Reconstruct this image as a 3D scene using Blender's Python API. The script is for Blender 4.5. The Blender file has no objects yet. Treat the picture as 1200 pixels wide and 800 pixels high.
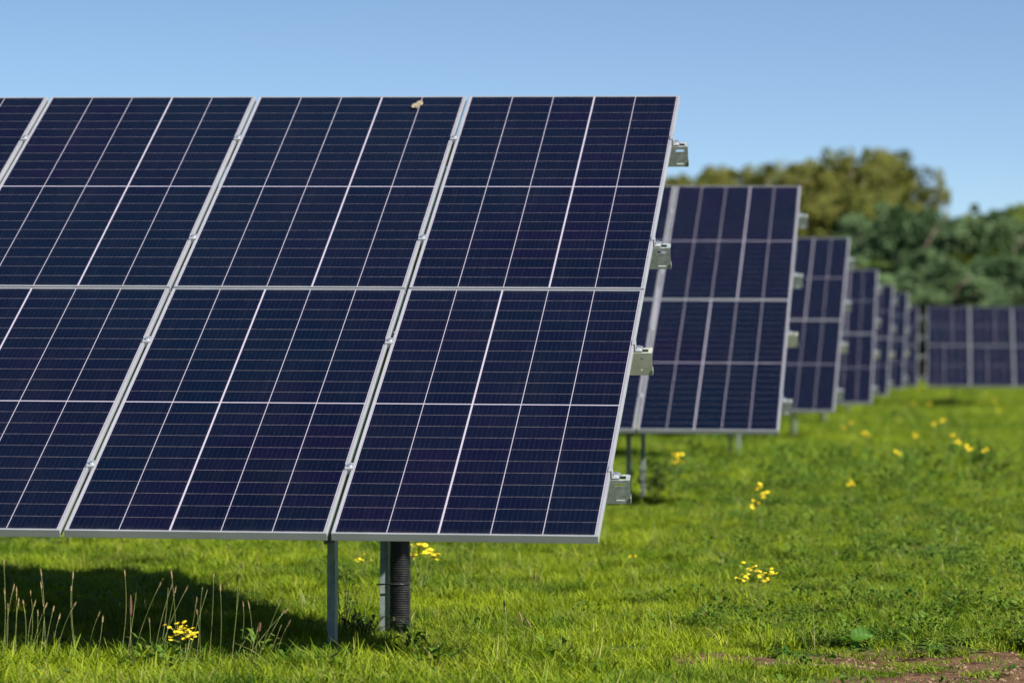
import bpy, bmesh, math, random
import numpy as np
from mathutils import Vector, Matrix, noise
rad = math.radians
S = bpy.context.scene
COL = S.collection
random.seed(7)
RNG = np.random.default_rng(11)

# ------------------------------------------------------------------ camera
EYE = 1.6; FPX = 4428.5; HORY = 346.9
cd = bpy.data.cameras.new("camera"); cam = bpy.data.objects.new("camera", cd); COL.objects.link(cam)
cam.location = (0, 0, EYE)
cam.rotation_euler = (Matrix.Rotation(rad(90) - 0.011984, 3, 'X') @ Matrix.Rotation(0.0042, 3, 'Z')).to_euler()
cd.sensor_width = 36; cd.lens = FPX / 1200 * 36
cd.clip_start = 0.5; cd.clip_end = 6000
cd.dof.use_dof = True; cd.dof.focus_distance = 16.9; cd.dof.aperture_fstop = 3.0
S.camera = cam
# ------------------------------------------------------------------ sky, sun, exposure
SUN = Vector((1.1, -0.82, 1.0)).normalized()
SKY_STRENGTH = 0.070; SUN_STRENGTH = 4.8; EXPOSURE = 1.04
W = bpy.data.worlds.new("World"); S.world = W; W.use_nodes = True
nt = W.node_tree; nt.nodes.clear()
sky = nt.nodes.new("ShaderNodeTexSky"); sky.sky_type = 'NISHITA'; sky.sun_disc = False
sky.sun_elevation = math.asin(SUN.z); sky.sun_rotation = math.atan2(SUN.x, SUN.y)
sky.altitude = 0; sky.air_density = 1.0; sky.dust_density = 0.15; sky.ozone_density = 3.4
tc = nt.nodes.new("ShaderNodeTexCoord")
mp = nt.nodes.new("ShaderNodeVectorMath"); mp.operation = 'MULTIPLY_ADD'
mp.inputs[1].default_value = (1, 1, 2.3); mp.inputs[2].default_value = (0, 0, 0.062)
bgn = nt.nodes.new("ShaderNodeBackground"); bgn.inputs[1].default_value = SKY_STRENGTH
wo = nt.nodes.new("ShaderNodeOutputWorld")
nt.links.new(tc.outputs['Generated'], mp.inputs[0]); nt.links.new(mp.outputs[0], sky.inputs[0])
nt.links.new(sky.outputs[0], bgn.inputs[0]); nt.links.new(bgn.outputs[0], wo.inputs[0])
sl = bpy.data.lights.new("sun", 'SUN'); sl.energy = SUN_STRENGTH; sl.angle = rad(0.53); sl.color = (1.0, 0.95, 0.87)
so = bpy.data.objects.new("sun", sl); COL.objects.link(so); so.rotation_euler = SUN.to_track_quat('Z', 'Y').to_euler(); so.location = (5, -5, 12)
S.view_settings.view_transform = 'Standard'; S.view_settings.look = 'None'; S.view_settings.gamma = 1
S.view_settings.use_curve_mapping = False; S.view_settings.exposure = EXPOSURE
S.render.engine = 'CYCLES'
cy = S.cycles; cy.use_denoising = True; cy.max_bounces = 6; cy.diffuse_bounces = 2; cy.glossy_bounces = 3
cy.transmission_bounces = 3; cy.transparent_max_bounces = 4; cy.sample_clamp_indirect = 6; cy.caustics_reflective = False
try: cy.denoising_prefilter = 'ACCURATE'
except Exception: pass

# ------------------------------------------------------------------ node helpers
def new_mat(name):
    m = bpy.data.materials.new(name); m.use_nodes = True
    t = m.node_tree; b = t.nodes['Principled BSDF']
    return m, t, b
def lk(t, a, b): t.links.new(a, b)
def mth(t, op, a, b=None, c=None, clamp=False):
    n = t.nodes.new("ShaderNodeMath"); n.operation = op; n.use_clamp = clamp
    for i, v in enumerate((a, b, c)):
        if v is None: continue
        if isinstance(v, (int, float)): n.inputs[i].default_value = v
        else: lk(t, v, n.inputs[i])
    return n.outputs[0]
def mixc(t, f, a, b, kind='MIX'):
    n = t.nodes.new("ShaderNodeMix"); n.data_type = 'RGBA'; n.blend_type = kind
    for s, v in ((0, f), (6, a), (7, b)):
        if isinstance(v, (int, float)): n.inputs[s].default_value = v
        elif isinstance(v, tuple): n.inputs[s].default_value = (*v, 1)
        else: lk(t, v, n.inputs[s])
    return n.outputs[2]
def noi(t, vec, scale, detail=3, rough=0.55):
    n = t.nodes.new("ShaderNodeTexNoise"); n.inputs['Scale'].default_value = scale
    n.inputs['Detail'].default_value = detail; n.inputs['Roughness'].default_value = rough
    if vec is not None: lk(t, vec, n.inputs['Vector'])
    return n.outputs['Fac']
def rng(t, v, a, b, c=0.0, d=1.0):
    n = t.nodes.new("ShaderNodeMapRange"); n.inputs[1].default_value = a; n.inputs[2].default_value = b
    n.inputs[3].default_value = c; n.inputs[4].default_value = d; lk(t, v, n.inputs[0]); return n.outputs[0]
def objco(t): return t.nodes.new("ShaderNodeTexCoord").outputs['Object']
def worldpos(t): return t.nodes.new("ShaderNodeNewGeometry").outputs['Position']
def bump(t, b, h, strength, dist=0.002):
    n = t.nodes.new("ShaderNodeBump"); n.inputs['Strength'].default_value = strength; n.inputs['Distance'].default_value = dist
    lk(t, h, n.inputs['Height']); lk(t, n.outputs[0], b.inputs['Normal'])

PW = 1.1065; PL = 2.386; GAP = 0.018; PITCH = PW + GAP; SH = 2 * PL + GAP
def cell_material():
    m, t, b = new_mat("solar_cells")
    oc = objco(t); sp = t.nodes.new("ShaderNodeSeparateXYZ"); lk(t, oc, sp.inputs[0]); x, y = sp.outputs[0], sp.outputs[1]
    mg = 0.0145; cp = (PW - 2 * mg) / 5
    hl = (PL - 2 * mg) / 2; rp = hl / 11
    u = mth(t, 'DIVIDE', mth(t, 'SUBTRACT', x, mg), cp)
    fu = mth(t, 'FRACT', mth(t, 'ADD', u, 0.5))
    du = mth(t, 'MULTIPLY', mth(t, 'ABSOLUTE', mth(t, 'SUBTRACT', fu, 0.5)), cp)
    v = mth(t, 'DIVIDE', mth(t, 'SUBTRACT', y, mg), rp)
    fv = mth(t, 'FRACT', mth(t, 'ADD', v, 0.5))
    dv = mth(t, 'MULTIPLY', mth(t, 'ABSOLUTE', mth(t, 'SUBTRACT', fv, 0.5)), rp)
    def line(d, w): return mth(t, 'LESS_THAN', d, w / 2)
    colline = line(du, 0.0031)
    thick = line(mth(t, 'ABSOLUTE', mth(t, 'SUBTRACT', x, mg + 3 * cp)), 0.0082)
    mid = line(mth(t, 'ABSOLUTE', mth(t, 'SUBTRACT', y, PL / 2)), 0.0082)
    rowline = line(dv, 0.0021)
    edge = mth(t, 'MAXIMUM', mth(t, 'LESS_THAN', x, 0.0115), mth(t, 'GREATER_THAN', x, PW - 0.0115))
    white = mth(t, 'MAXIMUM', mth(t, 'MAXIMUM', colline, thick), mth(t, 'MAXIMUM', mid, edge))
    # wires of each cell
    nb = 10
    fb = mth(t, 'FRACT', mth(t, 'MULTIPLY', u, nb))
    db = mth(t, 'MULTIPLY', mth(t, 'ABSOLUTE', mth(t, 'SUBTRACT', fb, 0.5)), cp / nb)
    wire = line(db, 0.0016)
    # cell to cell tone
    wn = t.nodes.new("ShaderNodeTexWhiteNoise"); wn.noise_dimensions = '4D'
    cb = t.nodes.new("ShaderNodeCombineXYZ"); lk(t, mth(t, 'FLOOR', u), cb.inputs[0]); lk(t, mth(t, 'FLOOR', mth(t, 'ADD', v, 0.0)), cb.inputs[1])
    oi = t.nodes.new("ShaderNodeObjectInfo"); lk(t, cb.outputs[0], wn.inputs['Vector']); lk(t, mth(t, 'MULTIPLY', oi.outputs['Random'], 37.0), wn.inputs['W'])
    big = noi(t, worldpos(t), 0.9, 2)
    c0 = mixc(t, wn.outputs['Value'], (0.0002, 0.0013, 0.0080), (0.0018, 0.0004, 0.0115))
    c1 = mixc(t, rng(t, big, 0.35, 0.65), c0, (0.0001, 0.0024, 0.0105))
    # fine noise that breaks the wires up into fainter and paler dashes
    wire_breaks = noi(t, oc, 55, 2)
    c2 = mixc(t, mth(t, 'MULTIPLY', wire, rng(t, wire_breaks, 0.40, 0.62, 0.05, 0.26)), c1, (0.05, 0.06, 0.11))
    rl = noi(t, oc, 24, 2)
    c3 = mixc(t, mth(t, 'MULTIPLY', rowline, rng(t, rl, 0.3, 0.7, 0.5, 0.9)), c2, (0.205, 0.18, 0.185))
    c4 = mixc(t, white, c3, (0.37, 0.34, 0.40))
    dust = rng(t, noi(t, oc, 3.0, 5), 0.35, 0.8, 0.0, 0.006)
    c5 = mixc(t, dust, c4, (0.35, 0.32, 0.26))
    ste = t.nodes.new("ShaderNodeVectorMath"); ste.operation = 'MULTIPLY'; lk(t, oc, ste.inputs[0]); ste.inputs[1].default_value = (26, 1.3, 1)
    streak = mth(t, 'MULTIPLY', rng(t, noi(t, ste.outputs[0], 1.0, 4), .50, .78), .008)
    rim = mth(t, 'MINIMUM', y, mth(t, 'SUBTRACT', PL, y))
    rimd = mth(t, 'MULTIPLY', rng(t, rim, .012, .06, .03, 0.0), rng(t, noi(t, oc, 14, 4), .35, .65))
    c5 = mixc(t, mth(t, 'MAXIMUM', streak, rimd), c5, (0.30, 0.29, 0.27))
    c5 = mixc(t, mth(t, 'MULTIPLY', oi.outputs['Random'], 0.0025), c5, (0.25, 0.28, 0.45))
    vor = t.nodes.new("ShaderNodeTexVoronoi"); vor.inputs['Scale'].default_value = 3.2; lk(t, oc, vor.inputs['Vector'])
    spot = mth(t, 'LESS_THAN', vor.outputs['Distance'], 0.012)
    c6 = mixc(t, mth(t, 'MULTIPLY', spot, 0.5), c5, (0.4, 0.38, 0.32))
    lk(t, c6, b.inputs['Base Color'])
    b.inputs['Roughness'].default_value = 0.13; b.inputs['IOR'].default_value = 1.20
    bump(t, b, noi(t, oc, 2.2, 1), 0.25, 0.004)
    return m
def back_material():
    m, t, b = new_mat("white_backsheet"); b.inputs['Base Color'].default_value = (0.7, 0.7, 0.7, 1); b.inputs['Roughness'].default_value = 0.5
    return m
def metal(name, c1, c2, rough, metallic=0.75, scale=8.0, bscale=60, bs=0.15, streak=None):
    m, t, b = new_mat(name); oc = objco(t)
    f = rng(t, noi(t, oc, scale, 5, 0.6), 0.35, 0.65)
    c = mixc(t, f, c1, c2)
    if streak:
        c = mixc(t, rng(t, noi(t, oc, scale * 0.6, 4), 0.56, 0.66), c, streak)
    lk(t, c, b.inputs['Base Color']); b.inputs['Metallic'].default_value = metallic
    lk(t, rng(t, noi(t, oc, scale * 3, 3), 0.3, 0.7, rough - 0.08, rough + 0.1), b.inputs['Roughness'])
    bump(t, b, noi(t, oc, bscale, 3), bs, 0.001)
    return m
M = {}
M['cells'] = cell_material(); M['back'] = back_material()
M['alu'] = metal("anodised_aluminium", (0.27, 0.285, 0.30), (0.33, 0.34, 0.355), 0.45, 0.2, 3.0)
M['galv'] = metal("galvanised_steel", (0.21, 0.245, 0.235), (0.40, 0.43, 0.42), 0.5, 0.22, 34.0)
M['galv_worn'] = metal("galvanised_steel_yellowed", (0.31, 0.34, 0.28), (0.43, 0.44, 0.35), 0.55, 0.15, 16.0, streak=(0.48, 0.44, 0.24))
M['galv_post'] = metal("galvanised_steel_shaded", (0.13, 0.17, 0.16), (0.27, 0.31, 0.30), 0.5, 0.25, 18.0)  # darker steel copy, the shade under the tables put into its colour
M['bolt'] = metal("bright_zinc", (0.75, 0.76, 0.8), (0.85, 0.85, 0.85), 0.25, 0.9, 30.0)
def black_plastic():
    m, t, b = new_mat("black_corrugated_plastic"); oc = objco(t)
    lk(t, mixc(t, rng(t, noi(t, oc, 25, 4), 0.45, 0.8), (0.012, 0.012, 0.014), (0.05, 0.045, 0.038)), b.inputs['Base Color'])
    b.inputs['Roughness'].default_value = 0.38
    return m
M['black'] = black_plastic()
def simple(name, c1, c2, scale=20, rough=0.8):
    m, t, b = new_mat(name)
    lk(t, mixc(t, rng(t, noi(t, objco(t), scale, 4), 0.35, 0.65), c1, c2), b.inputs['Base Color']); b.inputs['Roughness'].default_value = rough
    return m
def leafy(name, ca, cb, dry, transl=0.35, pscale=0.7, rough=0.5, dryamt=(0.62, 0.9), spec=0.35):
    """foliage: tint (per blade) and patches of the field vary the colour, part of the light passes through"""
    m, t, b = new_mat(name)
    at = t.nodes.new("ShaderNodeAttribute"); at.attribute_name = "tint"; at.attribute_type = 'GEOMETRY'
    oi = t.nodes.new("ShaderNodeObjectInfo")
    wp = worldpos(t)
    pn = rng(t, noi(t, wp, pscale, 3), 0.36, 0.64)
    f = mth(t, 'ADD', mth(t, 'MULTIPLY', at.outputs['Fac'], 0.50), mth(t, 'ADD', mth(t, 'MULTIPLY', pn, 0.48), mth(t, 'MULTIPLY', mth(t, 'SUBTRACT', oi.outputs['Random'], 0.5), 0.42)), clamp=True)
    c = mixc(t, f, ca, cb)
    wn = t.nodes.new("ShaderNodeTexWhiteNoise"); wn.noise_dimensions = '1D'; lk(t, mth(t, 'ADD', mth(t, 'MULTIPLY', at.outputs['Fac'], 91.7), mth(t, 'MULTIPLY', oi.outputs['Random'], 13.0)), wn.inputs['W'])
    dn = rng(t, wn.outputs['Value'], dryamt[0], dryamt[1])
    dn = mth(t, 'MULTIPLY', dn, rng(t, noi(t, wp, pscale * 2.3, 2), 0.40, 0.62))
    c = mixc(t, dn, c, dry)
    lk(t, c, b.inputs['Base Color']); b.inputs['Roughness'].default_value = rough; b.inputs['Specular IOR Level'].default_value = spec
    tr = t.nodes.new("ShaderNodeBsdfTranslucent"); lk(t, mixc(t, 0.6, c, (0.9, 1.0, 0.35), 'MULTIPLY'), tr.inputs[0])
    ms = t.nodes.new("ShaderNodeMixShader"); ms.inputs[0].default_value = transl
    out = t.nodes['Material Output']
    lk(t, b.outputs[0], ms.inputs[1]); lk(t, tr.outputs[0], ms.inputs[2]); lk(t, ms.outputs[0], out.inputs[0])
    return m
M['grass'] = leafy("grass_blades", (0.030, 0.115, 0.005), (0.345, 0.415, 0.014), (0.36, 0.31, 0.11), 0.4, 0.8, dryamt=(0.70, 1.0), rough=.6, spec=.22)
M['cover'] = leafy("broad_leaves", (0.035, 0.100, 0.010), (0.165, 0.240, 0.022), (0.20, 0.12, 0.05), 0.25, 1.1, 0.6, (0.82, 1.1), 0.18)
M['dock'] = leafy("dock_leaves", (0.05, 0.145, 0.012), (0.085, 0.20, 0.018), (0.15, 0.2, 0.03), 0.3, 1.1, 0.5, (0.95, 1.2), 0.3)
M['stalk'] = leafy("pale_stalk", (0.13, 0.19, 0.04), (0.27, 0.29, 0.10), (0.40, 0.32, 0.16), 0.2, 2.0)
M['seed'] = simple("seed_head", (0.13, 0.085, 0.035), (0.26, 0.19, 0.08), 60)
M['redseed'] = simple("red_seed_head", (0.07, 0.028, 0.014), (0.12, 0.055, 0.022), 60)
M['yellow'] = simple("yellow_petals", (0.70, 0.50, 0.010), (0.82, 0.64, 0.014), 40, 0.6)
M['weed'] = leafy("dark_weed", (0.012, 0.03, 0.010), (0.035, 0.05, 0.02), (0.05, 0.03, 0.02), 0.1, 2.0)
M['bark'] = simple("bark", (0.09, 0.065, 0.045), (0.20, 0.15, 0.11), 5)
M['stone'] = simple("flint_pebbles", (0.10, 0.055, 0.03), (0.34, 0.23, 0.14), 9)
M['dropping'] = simple("dry_dropping", (0.34, 0.29, 0.20), (0.11, 0.08, 0.05), 90)

# ------------------------------------------------------------------ mesh helpers
class MB:
    def __init__(s): s.v = []; s.f = []; s.m = []; s.tint = []
    def add(s, vs, fs, mi=0, tint=None):
        o = len(s.v); s.v += [tuple(p) for p in vs]
        for f in fs: s.f.append(tuple(i + o for i in f)); s.m.append(mi); s.tint.append(random.random() if tint is None else tint)
    def box(s, x0, x1, y0, y1, z0, z1, mi=0, mat=None):
        vs = [Vector((x, y, z)) for z in (z0, z1) for y in (y0, y1) for x in (x0, x1)]
        if mat is not None: vs = [mat @ v for v in vs]
        s.add(vs, [(0, 2, 3, 1), (4, 5, 7, 6), (0, 1, 5, 4), (2, 6, 7, 3), (0, 4, 6, 2), (1, 3, 7, 5)], mi)
    def tube(s, pts, rs, n=6, mi=0, cap=True, tint=None):
        pts = [Vector(p) for p in pts]; o = []
        up = Vector((0.13, 0.31, 0.94)).normalized(); rings = []
        for i, p in enumerate(pts):
            d = (pts[min(i + 1, len(pts) - 1)] - pts[max(i - 1, 0)]).normalized()
            a = d.cross(up)
            if a.length < 0.05: a = d.cross(Vector((1, 0, 0)))
            a.normalize(); b = d.cross(a)
            rings.append([p + (a * math.cos(2 * math.pi * k / n) + b * math.sin(2 * math.pi * k / n)) * rs[i] for k in range(n)])
        vs = [q for r in rings for q in r]
        fs = [(i * n + k, i * n + (k + 1) % n, (i + 1) * n + (k + 1) % n, (i + 1) * n + k) for i in range(len(pts) - 1) for k in range(n)]
        if cap: fs += [tuple(range(n - 1, -1, -1)), tuple((len(pts) - 1) * n + k for k in range(n))]
        s.add(vs, fs, mi, tint)
    def mesh(s, name, mats, smooth=False):
        me = bpy.data.meshes.new(name); me.from_pydata(s.v, [], s.f)
        for m in (mats if isinstance(mats, (list, tuple)) else [mats]): me.materials.append(m)
        me.polygons.foreach_set('material_index', s.m)
        if smooth: me.polygons.foreach_set('use_smooth', [True] * len(s.f))
        a = me.attributes.new("tint", 'FLOAT', 'FACE'); a.data.foreach_set('value', s.tint)
        me.update(); return me
def link(name, me, parent=None, loc=(0, 0, 0), rot=(0, 0, 0), sc=1.0):
    o = bpy.data.objects.new(name, me); COL.objects.link(o); o.location = loc; o.rotation_euler = rot
    o.scale = (sc, sc, sc) if isinstance(sc, (int, float)) else sc
    if parent: o.parent = parent
    return o
def tag(o, label=None, cat=None, group=None, kind=None):
    if label: o['label'] = label
    if cat: o['category'] = cat
    if group: o['group'] = group
    if kind: o['kind'] = kind
    return o
def bevel(me, w, seg=1):
    bm = bmesh.new(); bm.from_mesh(me)
    bmesh.ops.bevel(bm, geom=[e for e in bm.edges if e.calc_face_angle(0) > 0.6], offset=w, segments=seg, affect='EDGES', profile=0.6)
    bm.to_mesh(me); bm.free(); return me

# ------------------------------------------------------------------ ground
GY = [-60, 15, 30, 43, 57, 70, 81, 98, 130, 200, 5000]
GZ = [0, 0, -.06, -.31, -.61, -.81, -.95, -1.30, -1.55, -1.7, -1.7]
def gz(x, y):
    """height of the field: falls gently away from the camera, a little uneven"""
    b = 0.0
    for k in (-2, -1, 0, 1, 2): b += float(np.interp(y + k * 1.5, GY, GZ)) / 5
    return b + 0.030 * noise.noise(Vector((x * 0.45, y * 0.45, 0))) + 0.026 * noise.noise(Vector((x * 1.9, y * 1.6, 3))) + 0.012 * noise.noise(Vector((x * 4.6, y * 4.2, 6)))
def soil_mask(x, y):
    """1 where the soil lies bare"""
    n = noise.noise(Vector((x * 1.6, y * 2.2, 9))) * 0.5 + noise.noise(Vector((x * 6, y * 5, 4))) * 0.55
    v = 0.0
    for cx, cy_, rx, ry in ((2.15, 16.15, 0.62, 0.72), (1.15, 16.48, 0.52, 0.34), (2.9, 16.2, 0.7, 0.7), (5.2, 37.5, 0.7, 2.6), (6.3, 38.0, 1.2, 2.0)):
        r = math.hypot((x - cx) / rx, (y - cy_) / ry)
        v = max(v, 1.55 - r + n)
    return max(0.0, min(1.0, v * 1.6))
def place(px, py, h=0.0):
    """the point of the field (h above it) met by the sight line through a pixel of the 1200 wide photograph"""
    d = 12.0
    while d < 400:
        x = (px - 600) / FPX * d
        if EYE - (py - HORY) / FPX * d <= gz(x, d) + h: break
        d += 0.05
    return x, d
ys = np.concatenate([np.arange(-60, 10, 5), np.arange(10, 13.5, .5), np.arange(13.5, 27, 0.08), np.arange(27, 60, .4), np.arange(60, 140, 2), np.arange(140, 420, 20), np.array([600, 1200, 2500, 5000])])
xs = np.concatenate([-np.array([4000, 1500, 600, 250, 120, 60, 40, 25, 15, 10]), np.arange(-7, -3.2, .4), np.arange(-3.2, 3.6, 0.08), np.arange(3.6, 12, .4), np.array([13, 15, 18, 22, 26, 30, 40, 60, 120, 250, 600, 1500, 4000])])
vs = []; soil = []
for y in ys:
    for x in xs:
        s_ = soil_mask(x, y) if 10 < y < 60 and abs(x) < 14 else 0.0
        vs.append((x, y, gz(x, y) - 0.012 * s_)); soil.append(s_)
nx = len(xs)
fs = [(j * nx + i, j * nx + i + 1, (j + 1) * nx + i + 1, (j + 1) * nx + i) for j in range(len(ys) - 1) for i in range(nx - 1)]
gm = bpy.data.meshes.new("ground"); gm.from_pydata(vs, [], fs)
at = gm.attributes.new("soil", 'FLOAT', 'POINT'); at.data.foreach_set('value', soil)
gm.polygons.foreach_set('use_smooth', [True] * len(fs))
m, t, b = new_mat("field_soil"); wp = worldpos(t)
a_ = t.nodes.new("ShaderNodeAttribute"); a_.attribute_name = "soil"
turf = mixc(t, rng(t, noi(t, wp, 3, 5), .35, .65), (0.045, 0.075, 0.014), (0.10, 0.14, 0.022))
earth = mixc(t, rng(t, noi(t, wp, 9, 6, .7), .3, .7), (0.062, 0.030, 0.013), (0.19, 0.105, 0.050))
earth = mixc(t, rng(t, noi(t, wp, 45, 4, .7), .55, .72), earth, (0.34, 0.24, 0.15))
lk(t, mixc(t, rng(t, a_.outputs['Fac'], .25, .6), turf, earth), b.inputs['Base Color']); b.inputs['Roughness'].default_value = 0.95; b.inputs['Specular IOR Level'].default_value = 0.2
bump(t, b, noi(t, wp, 40, 6, .7), 1.0, 0.02)
gm.materials.append(m)
tag(link("ground", gm), kind='structure')

# ------------------------------------------------------------------ solar tables
def laminate_mesh():
    b = MB(); z0, z1 = -0.0065, -0.0015; e = 0.002
    b.add([(e, e, z1), (PW - e, e, z1), (PW - e, PL - e, z1), (e, PL - e, z1)], [(0, 1, 2, 3)], 0)
    b.add([(e, e, z0), (PW - e, e, z0), (PW - e, PL - e, z0), (e, PL - e, z0)], [(3, 2, 1, 0)], 1)
    return b.mesh("solar_panel", [M['cells'], M['back']])
def frame_mesh():
    w, h = 0.0095, 0.035
    bm = bmesh.new(); o = [(0, 0), (PW, 0), (PW, PL), (0, PL)]; i = [(w, w), (PW - w, w), (PW - w, PL - w), (w, PL - w)]
    R = []
    for ring, z in ((o, 0), (i, 0), (i, -h), (o, -h)): R.append([bm.verts.new((x, y, z)) for x, y in ring])
    for a in range(4):
        A, B = R[a], R[(a + 1) % 4]
        for k in range(4): bm.faces.new((A[k], A[(k + 1) % 4], B[(k + 1) % 4], B[k]))
    bmesh.ops.recalc_face_normals(bm, faces=bm.faces)
    bmesh.ops.bevel(bm, geom=[e for e in bm.edges if e.calc_face_angle(0) > 0.6], offset=0.0012, segments=1, affect='EDGES')
    me = bpy.data.meshes.new("frame"); bm.to_mesh(me); bm.free(); me.materials.append(M['alu']); return me
PURL = [0.56, 1.79, 2.94, 4.19]          # metres up the slope to the top of each purlin
PH, PF, PT = 0.112, 0.050, 0.003         # purlin web height, flange depth, thickness
EXT = 0.082
def plate_with_holes(b, x0, x1, z0, z1, y, th, holes, mi=0):
    """upright plate in the xz plane with rectangular openings"""
    X = sorted({x0, x1, *[h[0] for h in holes], *[h[1] for h in holes]}); Z = sorted({z0, z1, *[h[2] for h in holes], *[h[3] for h in holes]})
    for a in range(len(X) - 1):
        for c in range(len(Z) - 1):
            cx, cz = (X[a] + X[a + 1]) / 2, (Z[c] + Z[c + 1]) / 2
            if any(h[0] < cx < h[1] and h[2] < cz < h[3] for h in holes): continue
            b.box(X[a], X[a + 1], y, y + th, Z[c], Z[c + 1], mi)
def purlin_mesh(length, kind):
    """C section, web towards the low edge, open uphill; its punched end passes the last panel"""
    b = MB(); x0, x1 = -length, EXT
    if kind == 'round': holes = [(EXT - .052, EXT - .044, -.034, -.026), (EXT - .052, EXT - .044, -.088, -.080)]
    else: holes = [(EXT - .062, EXT - .021, -.029, -.018), (EXT - .060, EXT - .023, -.099, -.092)]
    plate_with_holes(b, x0, x1, -PH, 0, 0, PT, holes)
    # top flange with its slot, bottom flange, lips
    s0, s1 = EXT - .052, EXT - .018
    for xa, xb, ya, yb in ((x0, s0, PT, PF), (s1, x1, PT, PF), (s0, s1, PT, .010), (s0, s1, .040, PF)): b.box(xa, xb, ya, yb, -PT, 0)
    b.box(x0, x1, PT, PF, -PH, -PH + PT)
    b.box(x0, x1, PF, PF + PT, -.018, 0); b.box(x0, x1, PF, PF + PT, -PH, -PH + .018)
    b.box(x1, x1 + .003, -.003, PT + .004, -PH + .006, -PH + .030)      # folded tab
    return b.mesh("purlin", [M['galv_worn'] if kind == 'round' else M['galv']])
def c_post_mesh(h0, h1, wx, wy, name="post", mt='galv'):
    b = MB(); th = .004
    b.box(-wx / 2, wx / 2, 0, th, h0, h1); b.box(-wx / 2, -wx / 2 + th, th, wy, h0, h1); b.box(wx / 2 - th, wx / 2, th, wy, h0, h1)
    b.box(-wx / 2 + th, -wx / 2 + .016, wy - th, wy, h0, h1); b.box(wx / 2 - .016, wx / 2 - th, wy - th, wy, h0, h1)
    return b.mesh(name, [M[mt]])
def hexbolt_mesh(r=0.009, h=0.008):
    b = MB(); n = 6
    vs = [(r * math.cos(k * math.pi / 3), r * math.sin(k * math.pi / 3), z) for z in (0, h) for k in range(n)]
    b.add(vs, [(k, (k + 1) % n, n + (k + 1) % n, n + k) for k in range(n)] + [tuple(n + k for k in range(n))])
    rr = r * 1.45; m_ = 12; vs = [(rr * math.cos(k * 2 * math.pi / m_), rr * math.sin(k * 2 * math.pi / m_), z) for z in (0, .002) for k in range(m_)]
    b.add(vs, [(k, (k + 1) % m_, m_ + (k + 1) % m_, m_ + k) for k in range(m_)] + [tuple(m_ + k for k in range(m_))])
    return b.mesh("bolt", [M['bolt']])
def clamp_mesh():
    b = MB(); b.box(-.019, .019, -.028, .028, .0005, .004); b.box(-.0085, .0085, -.028, .028, -.030, .0002)
    return b.mesh("clamp", [M['alu']])
def end_clamp_mesh():
    b = MB(); b.box(-.010, .006, -.026, .026, .0005, .004); b.box(.002, .006, -.026, .026, -.034, .0002); b.box(.0062, .036, -.026, .026, -.034, -.030)
    return b.mesh("end_clamp", [M['alu']])
LAM, FRM, BOLT, CLAMP, ECL = laminate_mesh(), frame_mesh(), hexbolt_mesh(), clamp_mesh(), end_clamp_mesh()
TILT = 0.43745
def slope(bv, w=0.0):
    """(y, z) of a point bv up the slope, w above the glass, seen from the low edge at height CLEAR"""
    return bv * math.cos(TILT) - w * math.sin(TILT), bv * math.sin(TILT) + w * math.cos(TILT)
CLEAR = 0.6206
FRONT_Y, REAR_Y = 0.80, 2.30
def make_table(loc, yaw, ncol, label, detail=True, left=False):
    root = bpy.data.objects.new("solar_table", None); COL.objects.link(root); root.empty_display_size = .3
    root.location = loc; root.rotation_euler = (0, 0, -yaw)
    tag(root, label, "solar table", "rows of solar tables in the field")
    def on(bv, w, x): y, z = slope(bv, w); return (x, y, z + CLEAR)
    R3 = random.Random(int(loc[1] * 10) + int(loc[0]))
    for c in range(ncol):
        x0 = -(c * PITCH + PW)
        jit = R3.uniform(-.0012, .0012)
        for up in (0, 1):
            wv = R3.uniform(-.0008, .0012)
            if up: p = link("solar_panel", LAM, root, on(PL + GAP + jit, wv, x0), (TILT, 0, 0))
            else:
                p = link("solar_panel", LAM, root, on(PL + jit, wv, x0 + PW)); p.rotation_euler = (Matrix.Rotation(TILT, 3, 'X') @ Matrix.Rotation(math.pi, 3, 'Z')).to_euler()
            link("frame", FRM, p)
    L_ = ncol * PITCH + (EXT if left else .05)
    for k, bv in enumerate(PURL):
        pu = link("purlin", PUR[(ncol, left, k == 1 or k == 1)] if False else purlin_for(L_, k == 1), root, on(bv, -0.0365, 0), (TILT, 0, 0))
        if detail:
            for c in range(1, ncol):
                cl = link("clamp", CLAMP, root, on(bv + .03, 0.001, -(c * PITCH - GAP / 2)), (TILT, 0, 0)); link("bolt", BOLT, cl, (0, 0, .004))
        ec = link("end_clamp", ECL, root, on(bv + .03, 0.001, 0.0015), (TILT, 0, 0)); link("bolt", BOLT, ec, (.020, 0, -.0295), (0, 0, .3), 1.35)
        if left:
            ec = link("end_clamp", ECL, root, on(bv + .03, 0.001, -(ncol * PITCH - GAP) - .0015), (TILT, 0, 0), (-1, 1, 1))
    a = 1.24
    while a < ncol * PITCH - .2:
        # inclined rafter under the purlins
        rb = MB(); y0, z0 = slope(.35, 0); rb.box(-.03, .03, 0, 4.1, -.10, 0)
        rr = link("rafter", RAFT, root, on(.36, -.0365 - PH - .002, -a + .052), (TILT, 0, 0))
        for Y in (FRONT_Y, REAR_Y):
            bv = Y / math.cos(TILT); top = slope(bv, 0)[1] + CLEAR - .19
            key = round(Y, 2)
            ps = link("post", POSTS[key], root, (-a, Y, 0))
            if detail: link("bolt", BOLT, ps, (0.0, -.001, top - .06), (math.pi / 2, 0, 0), 1.3)
        a += 2.95
    return root
_pc = {}
def purlin_for(length, rnd):
    k = (round(length, 2), rnd)
    if k not in _pc: _pc[k] = purlin_mesh(length, 'round' if rnd else 'slot')
    return _pc[k]
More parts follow.
